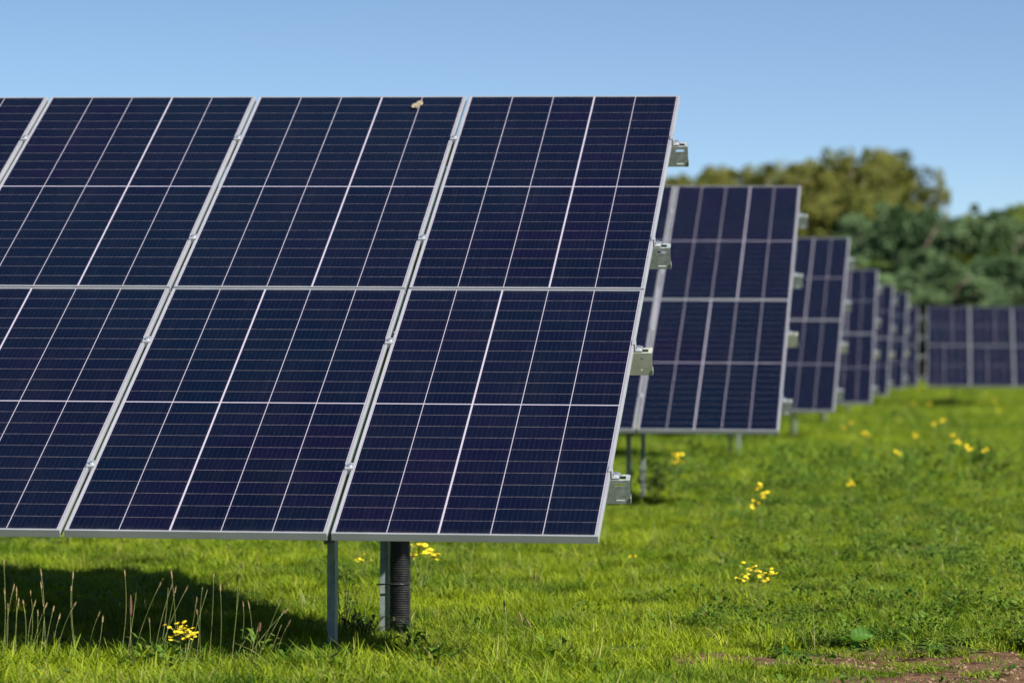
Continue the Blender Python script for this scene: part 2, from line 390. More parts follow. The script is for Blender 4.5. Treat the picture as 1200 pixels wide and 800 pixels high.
def _raft():
    b = MB(); b.box(-.0225, -.0185, 0, 4.05, -.10, 0); b.box(-.0185, .0225, 0, 4.05, -.10, -.096); b.box(-.0185, .0225, 0, 4.05, -.004, 0)
    return b.mesh("rafter", [M['galv']])
RAFT = _raft()
POSTS = {round(Y, 2): c_post_mesh(-.35, slope(Y / math.cos(TILT), 0)[1] + CLEAR - .16, .034, .08, 'post', 'galv_post') for Y in (FRONT_Y, REAR_Y)}
PUR = {}
TABLES = [ # x, y of the low right corner, its height, yaw, columns, label
 (0.3558, 15.434, -.9794, .11884, 7, "nearest solar table, large and sharp, its navy panels filling the left half", True, False),
 (2.0801, 29.4225, -1.036, .11274, 7, "second solar table, just behind the right edge of the nearest one, two panel columns showing", True, False),
 (3.6689, 42.9756, -1.2821, .12698, 6, "third solar table, one panel column showing between the second and fourth tables", True, False),
 (5.4156, 56.8709, -1.5775, .1165, 6, "fourth solar table back, narrow strip of brownish panels beside the third table", True, False),
 (6.9312, 69.6686, -1.7811, .12383, 6, "fifth solar table back, thin sliver between the fourth and sixth tables", False, False),
 (8.360, 80.6817, -1.9157, .1248, 6, "sixth solar table back, thin sliver just before the far wide table", False, False),
]
for x, y, zb, yaw, nc, lab, det, lf in TABLES:
    make_table((x, y, zb + EYE - CLEAR), yaw, nc, lab, det, lf)
fx, fy, fyaw = 10.6813, 97.2744, .11244
fz = -2.2569 + EYE - CLEAR
N7 = 7; Lx = N7 * PITCH - GAP
make_table((fx + Lx * math.cos(fyaw), fy - Lx * math.sin(fyaw), fz), fyaw, N7, "far wide solar table seen square on at the right edge, in front of the trees", True, True)
make_table((fx - .245 * math.cos(fyaw), fy + .245 * math.sin(fyaw), fz), fyaw, 6, "seventh solar table back, a sliver between the sixth and the far wide table", False, False)

# corrugated duct at the rear post of the nearest table
def duct():
    b = MB(); pitch = .0108; r0, r1 = .0455, .0515; n = 28; zs = []; z = -.08
    while z < 1.16:
        zs += [(z, r0), (z + pitch * .22, r1), (z + pitch * .62, r1), (z + pitch * .82, r0)]; z += pitch
    vs = [(r * math.cos(2 * math.pi * k / n), r * math.sin(2 * math.pi * k / n), zz) for zz, r in zs for k in range(n)]
    fs = [(i * n + k, i * n + (k + 1) % n, (i + 1) * n + (k + 1) % n, (i + 1) * n + k) for i in range(len(zs) - 1) for k in range(n)]
    b.add(vs, fs); return b.mesh("corrugated_duct", [M['black']])
T0 = TABLES[0]
def tl(x, y):  # a point of the nearest table's own ground plan
    c, s = math.cos(T0[3]), math.sin(T0[3]); return (T0[0] + x * c + y * s, T0[1] - x * s + y * c)
q = tl(-1.24 + .075, REAR_Y + .02)
du = tag(link("corrugated_duct", duct(), None, (q[0], q[1], 0)), "black corrugated plastic duct rising beside the rear post of the nearest table", "cable duct")
sb = MB(); sb.tube([(-.108, -.020, .235), (-.06, -.052, .24), (0, -.056, .24), (.05, -.03, .24)], [.004] * 4, 6)
link("cable_tie", sb.mesh("cable_tie", [M['black']], True), du, (0, 0, 0))

# bird dropping on the glass near the top edge
def dropping():
    b = MB()
    bm = bmesh.new(); bmesh.ops.create_icosphere(bm, subdivisions=3, radius=1)
    for v in bm.verts:
        d = 1 + .55 * noise.noise(v.co * 1.7) + .25 * noise.noise(v.co * 4)
        v.co = Vector((v.co.x * .022 * d + .010 * v.co.y, v.co.y * .048 * d - .012 * abs(v.co.x), v.co.z * .006 * d))
    me = bpy.data.meshes.new("bird_dropping"); bm.to_mesh(me); bm.free(); me.materials.append(M['dropping'])
    me.polygons.foreach_set('use_smooth', [True] * len(me.polygons)); return me
yy, zz = slope(SH - .125, .004); q = tl(-1.365, yy)
tag(link("bird_dropping", dropping(), None, (q[0], q[1], zz + CLEAR), (TILT, .2, -T0[3])), "small pale beige bird dropping on the glass near the top edge of the nearest table", "bird dropping")

# ------------------------------------------------------------------ grass and ground cover
LIB = bpy.data.collections.new("grass_library")
def blade_mesh(name, n, spread, hmin, hmax, wmin, wmax, lean, seg=3, seed=0, mat='grass', dirbias=0.0):
    r = random.Random(seed); b = MB()
    for _ in range(n):
        a = r.random() * 6.283; rr = spread * math.sqrt(r.random()); bx, by = rr * math.cos(a), rr * math.sin(a)
        h = r.uniform(hmin, hmax) * (1 - .35 * rr / spread); w = r.uniform(wmin, wmax)
        la = r.random() * 6.283 if r.random() > dirbias else r.uniform(-.6, .6)
        l = lean * r.uniform(.25, 1.3) * h; ta = la + r.uniform(.9, 2.2)
        dx, dy = math.cos(la), math.sin(la); wx, wy = math.cos(ta) * w / 2, math.sin(ta) * w / 2
        vs = []
        for k in range(seg + 1):
            t_ = k / seg; off = l * t_ * t_; zz = h * (t_ - .30 * (l / h) * t_ * t_) - .008; ww = (1 - t_ ** 2.2) if k < seg else 0
            ww = max(ww, .12)
            vs += [(bx + dx * off - wx * ww, by + dy * off - wy * ww, zz), (bx + dx * off + wx * ww, by + dy * off + wy * ww, zz)]
        b.add(vs, [(2 * k, 2 * k + 1, 2 * k + 3, 2 * k + 2) for k in range(seg)], 0, r.random())
    return b.mesh(name, [M[mat]])
def leaf_verts(b, base, direc, up, length, width, curl, tint, mi=0):
    """one pointed leaf of four segments"""
    d = Vector(direc).normalized(); u = Vector(up); s = d.cross(u).normalized(); vs = []
    for k, ww in enumerate((.15, .75, 1.0, .7, .05)):
        t_ = k / 4; c = Vector(base) + d * length * t_ + u * (length * (curl[0] * t_ - curl[1] * t_ * t_))
        vs += [c - s * width * ww / 2 + u * width * .12 * ww, c + s * width * ww / 2 + u * width * .12 * ww]
    b.add(vs, [(2 * k, 2 * k + 1, 2 * k + 3, 2 * k + 2) for k in range(4)], mi, tint)
def cover_mesh(name, seed, kind):
    r = random.Random(seed); b = MB()
    if kind == 'rosette':                 # plantain, dandelion
        for _ in range(11):
            a = r.random() * 6.283; el = r.uniform(.15, .95)
            leaf_verts(b, (0, 0, .004), (math.cos(a), math.sin(a), .0), (0, 0, 1), r.uniform(.05, .10), r.uniform(.012, .026), (el, el * r.uniform(.5, 1.1)), r.random())
    elif kind == 'clover':
        for _ in range(46):
            a = r.random() * 6.283; rr = .085 * math.sqrt(r.random()); h = r.uniform(.015, .06)
            cx, cy_ = rr * math.cos(a), rr * math.sin(a); ti = r.random()
            for k in range(3):
                a2 = a + k * 2.094 + r.uniform(-.3, .3)
                leaf_verts(b, (cx, cy_, h), (math.cos(a2), math.sin(a2), r.uniform(-.1, .35)), (0, 0, 1), r.uniform(.010, .018), r.uniform(.009, .014), (.1, .3), ti)
    else:                                 # taller leafy tuft
        for _ in range(26):
            a = r.random() * 6.283; rr = .05 * math.sqrt(r.random()); h = r.uniform(.01, .10)
            leaf_verts(b, (rr * math.cos(a), rr * math.sin(a), h), (math.cos(a), math.sin(a), r.uniform(.2, 1.2)), (0, 0, 1), r.uniform(.025, .06), r.uniform(.009, .018), (.2, .6), r.random())
    return b.mesh(name, [M['cover']])
def lib(prefix, meshes):
    c = bpy.data.collections.new(prefix)
    for i, me in enumerate(meshes):
        o = bpy.data.objects.new(f"{prefix}_{chr(97 + i)}", me); c.objects.link(o)
    return c
short = [blade_mesh("turf", 62, .085, .035, .085, .0030, .0062, .9, seed=s) for s in range(5)]
tall = [blade_mesh("tuft", 46, .05, .08, .165, .0035, .009, .8, 4, seed=40 + s, dirbias=.25) for s in range(5)]
farg = [blade_mesh("far_turf", 60, .19, .05, .13, .008, .015, .7, seed=80 + s) for s in range(4)]
wisp = [blade_mesh("wisp", 5, .06, .16, .30, .0018, .003, .5, 4, seed=120 + s, mat='stalk') for s in range(4)]
cov = [cover_mesh("cover", s, k) for s, k in enumerate(('rosette', 'clover', 'leafy', 'rosette', 'clover', 'leafy'))]

def scatter(name, coll, pts, kind_label):
    """pts: x, y, z, scale, turn, variant, lean -> one object whose points carry the tufts"""
    me = bpy.data.meshes.new(name); n = len(pts); P_ = np.array(pts)
    me.vertices.add(n); me.vertices.foreach_set('co', P_[:, :3].astype(np.float32).ravel())
    a = me.attributes.new('scl', 'FLOAT_VECTOR', 'POINT'); a.data.foreach_set('vector', np.stack([P_[:, 3], P_[:, 3], P_[:, 3] * P_[:, 7]], 1).astype(np.float32).ravel())
    a = me.attributes.new('rot', 'FLOAT_VECTOR', 'POINT'); a.data.foreach_set('vector', np.stack([P_[:, 6], P_[:, 6] * 0, P_[:, 4]], 1).astype(np.float32).ravel())
    a = me.attributes.new('idx', 'INT', 'POINT'); a.data.foreach_set('value', P_[:, 5].astype(np.int32))
    o = link(name, me); tag(o, kind='stuff')
    g = bpy.data.node_groups.new(name, 'GeometryNodeTree')
    g.interface.new_socket("Geometry", in_out='INPUT', socket_type='NodeSocketGeometry'); g.interface.new_socket("Geometry", in_out='OUTPUT', socket_type='NodeSocketGeometry')
    gi = g.nodes.new('NodeGroupInput'); go = g.nodes.new('NodeGroupOutput'); ip = g.nodes.new('GeometryNodeInstanceOnPoints'); ci = g.nodes.new('GeometryNodeCollectionInfo')
    ci.inputs['Collection'].default_value = coll; ci.inputs['Separate Children'].default_value = True; ci.inputs['Reset Children'].default_value = True
    ip.inputs['Pick Instance'].default_value = True
    def na(nm, ty): k = g.nodes.new('GeometryNodeInputNamedAttribute'); k.data_type = ty; k.inputs[0].default_value = nm; return k.outputs[0]
    e2r = g.nodes.new('FunctionNodeEulerToRotation'); g.links.new(na('rot', 'FLOAT_VECTOR'), e2r.inputs[0])
    g.links.new(gi.outputs[0], ip.inputs['Points']); g.links.new(ci.outputs[0], ip.inputs['Instance']); g.links.new(e2r.outputs[0], ip.inputs['Rotation'])
    g.links.new(na('scl', 'FLOAT_VECTOR'), ip.inputs['Scale']); g.links.new(na('idx', 'INT'), ip.inputs['Instance Index']); g.links.new(ip.outputs[0], go.inputs[0])
    md = o.modifiers.new("scatter", 'NODES'); md.node_group = g
    tag(o, kind_label[0], kind_label[1], kind='stuff'); return o
def nz(x, y, s, k=0): return noise.noise(Vector((x * s, y * s, k * 7.3)))
def cover_amount(x, y):
    """low broad leaves take over to the right of the tables"""
    v = .0 + .60 * max(0, min(1, (x - .35 - .02 * y) / 1.2)) * (1 if y < 40 else .5) + .85 * nz(x, y, 1.1, 2)
    return v
def wedge(y0, y1, dens, margin):
    hw0 = y0 * 600 / FPX + margin; hw1 = y1 * 600 / FPX + margin
    area = (y1 - y0) * (hw0 + hw1); n = int(area * dens); out = []
    while len(out) < n:
        y = random.uniform(y0, y1); hw = y * 600 / FPX + margin; hm = y1 * 600 / FPX + margin
        x = random.uniform(-hm, hm)
        if abs(x) < hw: out.append((x, y))
    return out
G1, G2, G3, G4, G5 = [], [], [], [], []
def pt(x, y, s, n, hs=1.0, lean=.15): return (x, y, gz(x, y), s, random.random() * 6.283, random.randrange(n), random.uniform(-lean, lean), hs)
for y0, y1, d1, d2, dc in ((12.5, 14.3, 120, 50, 40), (14.3, 17.5, 260, 150, 150), (17.5, 24, 190, 120, 110), (24, 34, 95, 60, 60)):
    for x, y in wedge(y0, y1, d1, 1.6):
        sm = soil_mask(x, y)
        if sm > .25 and random.random() < .55 + .37 * sm: continue
        hs = .95 + .8 * nz(x, y, .9, 1) + .9 * nz(x, y, 3.2, 5)
        if nz(x, y, 3.2, 5) < -.28 and random.random() < .5: continue
        k = cover_amount(x, y)
        if random.random() < .45 * k: continue
        if x > .75 and y < 16.6: hs *= .62
        if sm > .25: hs *= .8
        G1.append(pt(x, y, random.uniform(.8, 1.25), 5, max(.45, hs)))
    for x, y in wedge(y0, y1, d2, 1.6):
        if soil_mask(x, y) > .2: continue
        lush = .36 + 1.3 * nz(x, y, 1.3, 1) + 1.9 * nz(x, y, 3.2, 5) + (.3 if -1.2 < x < .3 and 15.9 < y < 18.6 else 0) + .25 * (1 if x < .6 else -.4) + (.5 if (x < .6 and y < 16.05 - .12 * x) else 0)
        if x > .6 and y < 16.8: lush -= .6
        if random.random() < lush: G2.append(pt(x, y, random.uniform(.6, 1.1) * (1.12 if (x < .6 and y < 16.0) else 1.0), 5, random.uniform(.7, 1.1)))
    for x, y in wedge(y0, y1, dc, 1.6):
        if soil_mask(x, y) > .35 and random.random() < .9: continue
        if x > .7 and y < 16.6 and random.random() < .65: continue
        if random.random() < cover_amount(x, y): G4.append(pt(x, y, random.uniform(.7, 1.35), 6))
def front_bank(x, y):
    """uncut longer grass along the near side of the first table"""
    return max(0, min(1, (.95 - x) / .5)) * max(0, min(1, (16.12 - .12 * x - y) / .12))
for x, y in wedge(14.6, 16.4, 330, .9):
    k = front_bank(x, y) * (.85 + .5 * nz(x, y, 2.2, 12))
    if random.random() < k: G2.append(pt(x, y, random.uniform(.85, 1.2) + .30 * k * max(0, min(1, (.5 - x) / .6)), 5, random.uniform(.75, 1.1), .3))
    if random.random() < .035 * k: G4.append(pt(x, y, random.uniform(1.0, 1.7), 6, 1.1))
for x, y in wedge(14.5, 34, 5.0, .9):
    if soil_mask(x, y) < .2 and random.random() < .35 + 1.3 * nz(x, y, .8, 8): G5.append(pt(x, y, random.uniform(.7, 1.1), 4))
for x, y in wedge(34, 60, 9, 1.0):
    if random.random() < .3 + 1.6 * nz(x, y, .9, 5): G2.append(pt(x, y, random.uniform(1.1, 1.8), 5, random.uniform(.7, 1.1)))
for y0, y1, d in ((32, 45, 42), (45, 70, 17), (70, 135, 6)):
    for x, y in wedge(y0, y1, d, 4.5):
        if soil_mask(x, y) > .3 and random.random() < .9: continue
        hs = 1.0 + 1.0 * nz(x, y, .5, 1) + .8 * nz(x, y, 1.6, 3)
        G3.append(pt(x, y, random.uniform(.8, 1.3) * (1 + max(0, y - 45) / 70), 4, max(.4, hs)))
    for x, y in wedge(y0, y1, d * .25, 4.5):
        if random.random() < cover_amount(x, y): G4.append(pt(x, y, random.uniform(1.5, 2.6), 6))
scatter("short_grass", lib("short_blades", short), G1, ("short bright green grass covering the field", "grass"))
scatter("tufted_grass", lib("tall_blades", tall), G2, ("longer green tufts of grass among the short turf", "grass"))
scatter("distant_grass", lib("far_blades", farg), G3, ("rough grass of the field between the farther tables", "grass"))
scatter("broadleaf_undergrowth", lib("cover_leaves", cov), G4, ("low clover and broad leaved plants in the turf", "undergrowth"))
scatter("dry_grass", lib("dry_wisps", wisp), G5, ("thin pale dry grass wisps above the turf", "grass"))
# pebbles and clods on the bare soil
def pebble(seed):
    bm = bmesh.new(); bmesh.ops.create_icosphere(bm, subdivisions=2, radius=1); o = Vector((seed * 3.1, 0, 0))
    for v in bm.verts: v.co = v.co * (1 + .5 * noise.noise(v.co * 1.2 + o)); v.co.z *= .6
    me = bpy.data.meshes.new("pebble"); bm.to_mesh(me); bm.free(); me.materials.append(M['stone']); return me
G6 = []
for x, y in wedge(15.0, 17.4, 620, .9):
    if soil_mask(x, y) > .3: G6.append((x, y, gz(x, y) - .012, random.choice((.002, .002, .003, .003, .004, .006, .010)), random.random() * 6.28, random.randrange(4), random.uniform(-.5, .5), 1.0))
scatter("gravel", lib("flint_chips", [pebble(i) for i in range(4)]), G6, ("small stones and clods on the bare brown soil", "gravel"))

def nth(i):
    base = ("first second third fourth fifth sixth seventh eighth ninth tenth eleventh twelfth thirteenth fourteenth fifteenth sixteenth seventeenth eighteenth nineteenth").split()
    if i < 19: return base[i]
    tens = {2: "twent", 3: "thirt", 4: "fort", 5: "fift"}[(i + 1) // 10]
    return tens + "ieth" if (i + 1) % 10 == 0 else tens + "y-" + base[(i + 1) % 10 - 1]
# ------------------------------------------------------------------ single stalks with seed heads
def bez(p0, p1, bend, n=8):
    p0, p1 = Vector(p0), Vector(p1); c = (p0 + p1) / 2 + Vector(bend)
    return [(1 - t) ** 2 * p0 + 2 * t * (1 - t) * c + t * t * p1 for t in (i / n for i in range(n + 1))]
def stalk_thing(tip, base, name, label, cat, group, head='seed', bend=None, thick=.0016, hl=.03, hr=.0045, depth=None):
    bx, by = place(base[0], base[1], .03) if depth is None else ((base[0] - 600) / FPX * depth, depth)
    bz = gz(bx, by); by2 = by + random.uniform(-.06, .06)
    tip3 = Vector(((tip[0] - 600) / FPX * by2 , by2, EYE - (tip[1] - HORY) / FPX * by2)) - Vector((bx, by, bz))
    bend = bend or (random.uniform(-.05, .05), random.uniform(-.03, .03), .02)
    pts = bez((0, 0, -.01), tip3, bend)
    b = MB(); b.tube(pts, [thick * (1 - .45 * i / 8) for i in range(9)], 5)
    o = link(name, b.mesh(name, [M['stalk']], True), None, (bx, by, bz)); tag(o, label, cat, group)
    if head:
        d = (pts[-1] - pts[-2]).normalized(); h = MB(); r = random.Random(int(tip[0] * 7))
        prof = [(0, .4), (.12, .9), (.4, 1.0), (.7, .9), (.92, .5), (1, .15)]
        h.tube([pts[-1] + d * (hl * (t_ - .3)) for t_, _ in prof], [hr * k * r.uniform(.85, 1.15) for _, k in prof], 7)
        for k in range(26):
            t_ = r.random(); c = pts[-1] + d * hl * (t_ - .3); a = Vector((r.uniform(-1, 1), r.uniform(-1, 1), r.uniform(-.2, .6)))
            s_ = a.cross(d).normalized() * .0012; e = c + a.normalized() * hr * 1.7 + d * .004
            h.add([c - s_, c + s_, e], [(0, 1, 2)])
        link("seed_head", h.mesh("seed_head", [M['seed' if head == 'seed' else 'redseed']]), o)
    return o
LST = [((5,663),(2,750)),((6,697),(-2,748)),((16,693),(8,748)),((20,698),(14,750)),((22,710),(24,748)),((28,709),(22,746)),((37,700),(28,750)),((41,711),(36,748)),
 ((49,675),(41,748)),((49,690),(53,760)),((54,713),(36,748)),((63,717),(50,748)),((86,678),(97,752)),((84,693),(98,748)),((88,711),(66,748)),((116,723),(104,750)),((121,729),(106,752)),
 ((147,675),(135,752)),((188,687),(152,748)),((202,677),(205,746)),((201,691),(178,744)),((206,694),(186,750)),((218,694),(180,752)),((238,690),(239,750)),((231,706),(212,744)),
 ((251,677),(243,752)),((259,691),(255,752)),((279,681),(266,750)),((285,665),(271,752)),((286,711),(268,752)),((293,712),(284,744)),((232,720),(224,746)),((338,734),(327,766)),((303,739),(286,762)),
 ((45,722),(40,750)),((176,730),(170,756)),((10,716),(6,752)),((70,726),(66,754))]
def before_shade(px):
    """just in front of the table's shadow"""
    return 15.64 - .12 * (px - 600) / FPX * 15.6 + random.uniform(-.16, .0)
for i, (tp, bs) in enumerate(sorted(LST)):
    stalk_thing(tp, bs, "grass_stalk", f"{nth(i)} from left of the brown headed grass stalks before the shade", "grass stalk", "seeding stalks before the shaded ground under the nearest table", hl=random.uniform(.02, .045), hr=random.uniform(.0026, .0042), depth=before_shade(bs[0]), thick=.0014)
for i, (tp, bs, bd) in enumerate(sorted([((162,680),(145,752),(.01,0,.0)),((198,690),(180,740),(.02,0,-.02)),((244,692),(212,734),(0,0,.01)),((330,704),(292,756),(0,0,.02)),((334,716),(286,766),(0,0,.01)),((298,737),(262,766),(0,0,.03)),((331,733),(305,768),(0,0,.01))])):
    stalk_thing(tp, bs, "grass_stalk", f"{nth(i)} from left of the headless pale stalks leaning over the shade", "grass stalk", "bare stalks before the shaded ground", head=None, bend=bd, depth=before_shade(bs[0]))
stalk_thing((335, 718), (272, 744), "grass_stalk", "long pale stalk arching over to the right towards the front post", "grass stalk", None, bend=(0, 0, .055), depth=15.66)
stalk_thing((154, 716), (155, 762), "dock_stalk", "reddish brown dock spike standing in the front grass on the left", "dock", None, head='red', hl=.09, hr=.006, depth=15.6)
stalk_thing((305, 738), (298, 762), "dock_stalk", "short reddish dock spike in the grass left of the front post", "dock", None, head='red', hl=.04, hr=.006, depth=15.6)
for i, (tp, bs) in enumerate(sorted([((593,712),(590,782)),((612,725),(606,782)),((622,732),(625,768)),((628,676),(628,722)),((846,655),(842,702)),((821,672),(820,702)),((675,728),(674,765))])):
    stalk_thing(tp, bs, "grass_stalk", f"{nth(i)} from left of the upright pale stalks in the sunny grass", "grass stalk", "upright stalks in the sunny grass", head='seed' if tp[0] < 640 else None, hl=.05)
for i, (tp, bs) in enumerate(sorted([((685,672),(645,732)),((693,656),(684,698)),((600,640),(558,688)),((541,640),(541,668)),((557,640),(557,670))])):
    stalk_thing(tp, bs, "grass_stalk", f"{nth(i)} from left of the slanting straw stalks right of the duct", "grass stalk", "slanting stalks in the sunny grass", head=None)

# ------------------------------------------------------------------ yellow ragwort
def flower_disc(b, c, r, rr):
    c = Vector(c); nrm = Vector((rr.uniform(-.5, .5), rr.uniform(-.7, .2), 1)).normalized(); a = nrm.orthogonal().normalized(); k2 = nrm.cross(a); n = 10
    for k in range(n):
        an = 2 * math.pi * k / n; d = a * math.cos(an) + k2 * math.sin(an); s_ = nrm.cross(d) * r * .24
        b.add([c + d * r * .2 - s_ * .6, c + d * r * .75 - s_, c + d * r + nrm * r * .05, c + d * r * .75 + s_, c + d * r * .2 + s_ * .6], [(0, 1, 2, 3, 4)])
    ring = [c + nrm * r * .02 + (a * math.cos(k * math.pi / 4) + k2 * math.sin(k * math.pi / 4)) * r * .38 for k in range(8)]
    b.add(ring + [c + nrm * r * .28], [(k, (k + 1) % 8, 8) for k in range(8)])
def ragwort(px, py, heads, label, h=.16, depth=None, size=.010, group="yellow ragwort in the field", count=8):
    """heads: offsets in metres of each flower cluster from the plant's middle (x, z)"""
    x, y = place(px, py, h) if depth is None else ((px - 600) / FPX * depth, depth)
    z = gz(x, y)
    if depth: h = EYE - (py - HORY) / FPX * depth - z
    rr = random.Random(int(px * 13 + py))
    st = MB(); base = Vector((0, 0, -.01)); fl = []
    for dx, dz in heads:
        top = Vector((dx, rr.uniform(-.03, .03), h + dz)); pts = bez(base, top - Vector((0, 0, .02)), (rr.uniform(-.01, .01), 0, .0))
        st.tube(pts, [.0026 - .0012 * i / 8 for i in range(9)], 5)
        for k in range(5):
            i = rr.randrange(2, 8); a = rr.random() * 6.28
            leaf_verts(st, pts[i], (math.cos(a), math.sin(a), .4), (0, 0, 1), rr.uniform(.03, .05), .013, (.1, .4), rr.random(), 1)
        f = MB()
        for k in range(count):
            c = top + Vector((rr.gauss(0, .020), rr.gauss(0, .018), rr.gauss(0, .012)))
            st.tube([top - Vector((0, 0, .02)), c], [.001, .0009], 4)
            flower_disc(f, c, size * rr.uniform(.8, 1.2), rr)
        fl.append(f)
    o = link("ragwort", st.mesh("ragwort", [M['stalk'], M['cover']]), None, (x, y, z)); tag(o, label, "wildflower", group)
    for f in fl: link("flower_head", f.mesh("flower_head", [M['yellow']]), o)
    return o
ragwort(215, 742, [(-.022, .022), (-.01, -.018), (.03, -.005), (.012, .0)], "yellow ragwort in the front grass before the dark shade at left", .10, 15.6, .011, count=11)
ragwort(888, 672, [(-.09, -.03), (-.055, -.005), (-.03, .028), (.0, .02), (.025, -.005), (.04, -.035), (.085, .01)], "wide yellow ragwort cluster in the open grass at right centre", .20, size=.011, count=7)
ragwort(892, 577, [(-.02, .05), (.025, -.01), (-.035, -.07)], "yellow ragwort with three small heads above the grass, behind the wide cluster", .26, size=.017, count=8)
ragwort(996, 565, [(0, 0)], "single yellow flower head standing alone right of the three headed ragwort", .22, size=.015, count=8)
ragwort(742, 652, [(0, 0)], "small low yellow flower just right of the nearest table's low corner", .07, size=.010, count=5)
ragwort(497, 645, [(-.07, .03), (-.02, .02), (.03, .0), (.06, -.03), (-.05, -.02)], "yellow ragwort glimpsed under the nearest table beside the black duct", .25, size=.016, count=9)
ragwort(425, 655, [(0, 0), (.03, .0)], "faint yellow flowers seen under the nearest table between its two posts", .2, size=.008, count=4)
for px, py, hd, lab in [(787, 532, 3, "blurred yellow ragwort beside the posts of the second table"), (1140, 528, 2, "blurred pair of yellow flowers at the far right beside a dark weed"),
   (1030, 509, 2, "blurred yellow ragwort group beyond the third table's corner"), (1002, 499, 2, "blurred yellow ragwort left of the group beyond the third table"),
   (1061, 503, 2, "blurred yellow ragwort right of the group beyond the third table"), (1063, 521, 1, "blurred single yellow flower in the middle distance"),
   (1102, 496, 2, "blurred yellow ragwort midway to the far wide table"), (1112, 515, 2, "blurred faint yellow flower near the pair at far right"),
   (1080, 471, 2, "blurred yellow ragwort under the gap at the far tables"), (1156, 468, 2, "blurred yellow ragwort before the far wide table"), (1079, 452, 2, "yellow flowers just below the gap between the two far tables"),
   (1180, 476, 1, "blurred yellow flower close to the right edge before the far wide table")]:
    sc_ = place(px, py, .35)[1] / 40
    ragwort(px, py, [(random.uniform(-.11, .11) * (.6 + sc_ * .6), random.uniform(-.06, .06)) for _ in range(hd)], lab, .38, size=.012 + .004 * sc_, count=8)

# ------------------------------------------------------------------ weeds
def weed(px, py, label, h=.34, n=16, mat='weed', name="weed", leafl=.035, spread=.12, seed=3):
    x, y = place(px, py, 0); z = gz(x, y); rr = random.Random(seed); b = MB()
    for k in range(n):
        a = rr.random() * 6.28; top = Vector((math.cos(a) * spread * rr.uniform(.2, 1), math.sin(a) * spread * rr.uniform(.2, 1), h * rr.uniform(.45, 1)))
        pts = bez((rr.uniform(-.02, .02), rr.uniform(-.02, .02), -.01), top, (0, 0, .03)); b.tube(pts, [.0022 - .0012 * i / 8 for i in range(9)], 4)
        for q_ in range(9):
            p = pts[rr.randrange(3, 9)]; a2 = rr.random() * 6.28
            leaf_verts(b, p, (math.cos(a2), math.sin(a2), rr.uniform(-.2, .9)), (0, 0, 1), leafl * rr.uniform(.5, 1.2), leafl * .22, (.1, .5), rr.random())
    return tag(link(name, b.mesh(name, [M[mat]]), None, (x, y, z)), label, "weed")
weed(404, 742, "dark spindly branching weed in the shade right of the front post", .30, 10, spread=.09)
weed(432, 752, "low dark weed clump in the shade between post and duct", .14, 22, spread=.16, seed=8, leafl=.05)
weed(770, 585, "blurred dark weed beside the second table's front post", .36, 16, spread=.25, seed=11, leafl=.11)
weed(1148, 548, "blurred dark green weed beside the yellow flower pair at the far right", .30, 22, 'cover', spread=.25, seed=14, leafl=.12)
def dock_leaf():
    b = MB(); n = 12; L_, Wd = .10, .042; vs = []
    for k in range(n + 1):
        t_ = k / n; w = Wd * (math.sin(math.pi * min(1, t_ * .93 + .07)) ** .7) * (1 - .25 * t_); x = L_ * t_; zc = .030 * t_ - .035 * t_ * t_
        for j in range(-3, 4):
            s_ = j / 3; vs.append((x, s_ * w * .75 + .002 * math.sin(k * 2.3), zc + abs(s_) * .014 + .002 * math.sin(k * 2.1 + j * 1.7) + s_ * .014))
    fs = [(k * 7 + j, k * 7 + j + 1, (k + 1) * 7 + j + 1, (k + 1) * 7 + j) for k in range(n) for j in range(6)]
    b.add(vs, fs, 0, .45); return b.mesh("leaf", [M['dock']], True)
x, y = place(1000, 752, .03); z = gz(x, y); dl = dock_leaf()
dk = bpy.data.objects.new("dock_plant", None); COL.objects.link(dk); dk.location = (x, y, z + .015); tag(dk, "dock plant with two broad flat bright green leaves above the bare soil", "plant")
link("leaf", dl, dk, (0, 0, .03), (.55, -.15, .1)); link("leaf", dl, dk, (-.0, 0, .02), (-.55, -.1, math.pi - .2), .75)
link("leaf", dl, dk, (0, -.01, .0), (.3, .1, -1.0), .6)
st = MB(); st.tube([(0, 0, -.02), (0, 0, .028)], [.003, .002], 5); link("stem", st.mesh("stem", [M['cover']]), dk)
for i, (px, py, s_, lab) in enumerate([(928, 768, 1.5, "dark rosette of toothed leaves at the left end of the bare soil"), (922, 732, 1.7, "dark spiky rosette in the turf above the bare soil's left end"), (1100, 765, 1.7, "dark leafy rosette at the top edge of the wide bare soil"), (1165, 690, 2.0, "grey green feathery rosette at the right edge of the turf")]):
    x, y = place(px, py, .0); rr = random.Random(90 + i); b = MB()
    for k in range(24):
        a = rr.random() * 6.283; el = rr.uniform(.1, .9); leaf_verts(b, (0, 0, .004), (math.cos(a), math.sin(a), 0), (0, 0, 1), rr.uniform(.045, .085), rr.uniform(.008, .016), (el, el * rr.uniform(.6, 1.2)), rr.random() * .4)
    tag(link("leaf_rosette", b.mesh("leaf_rosette", [M['cover']]), None, (x, y, gz(x, y)), (0, 0, 0), s_), lab, "plant")

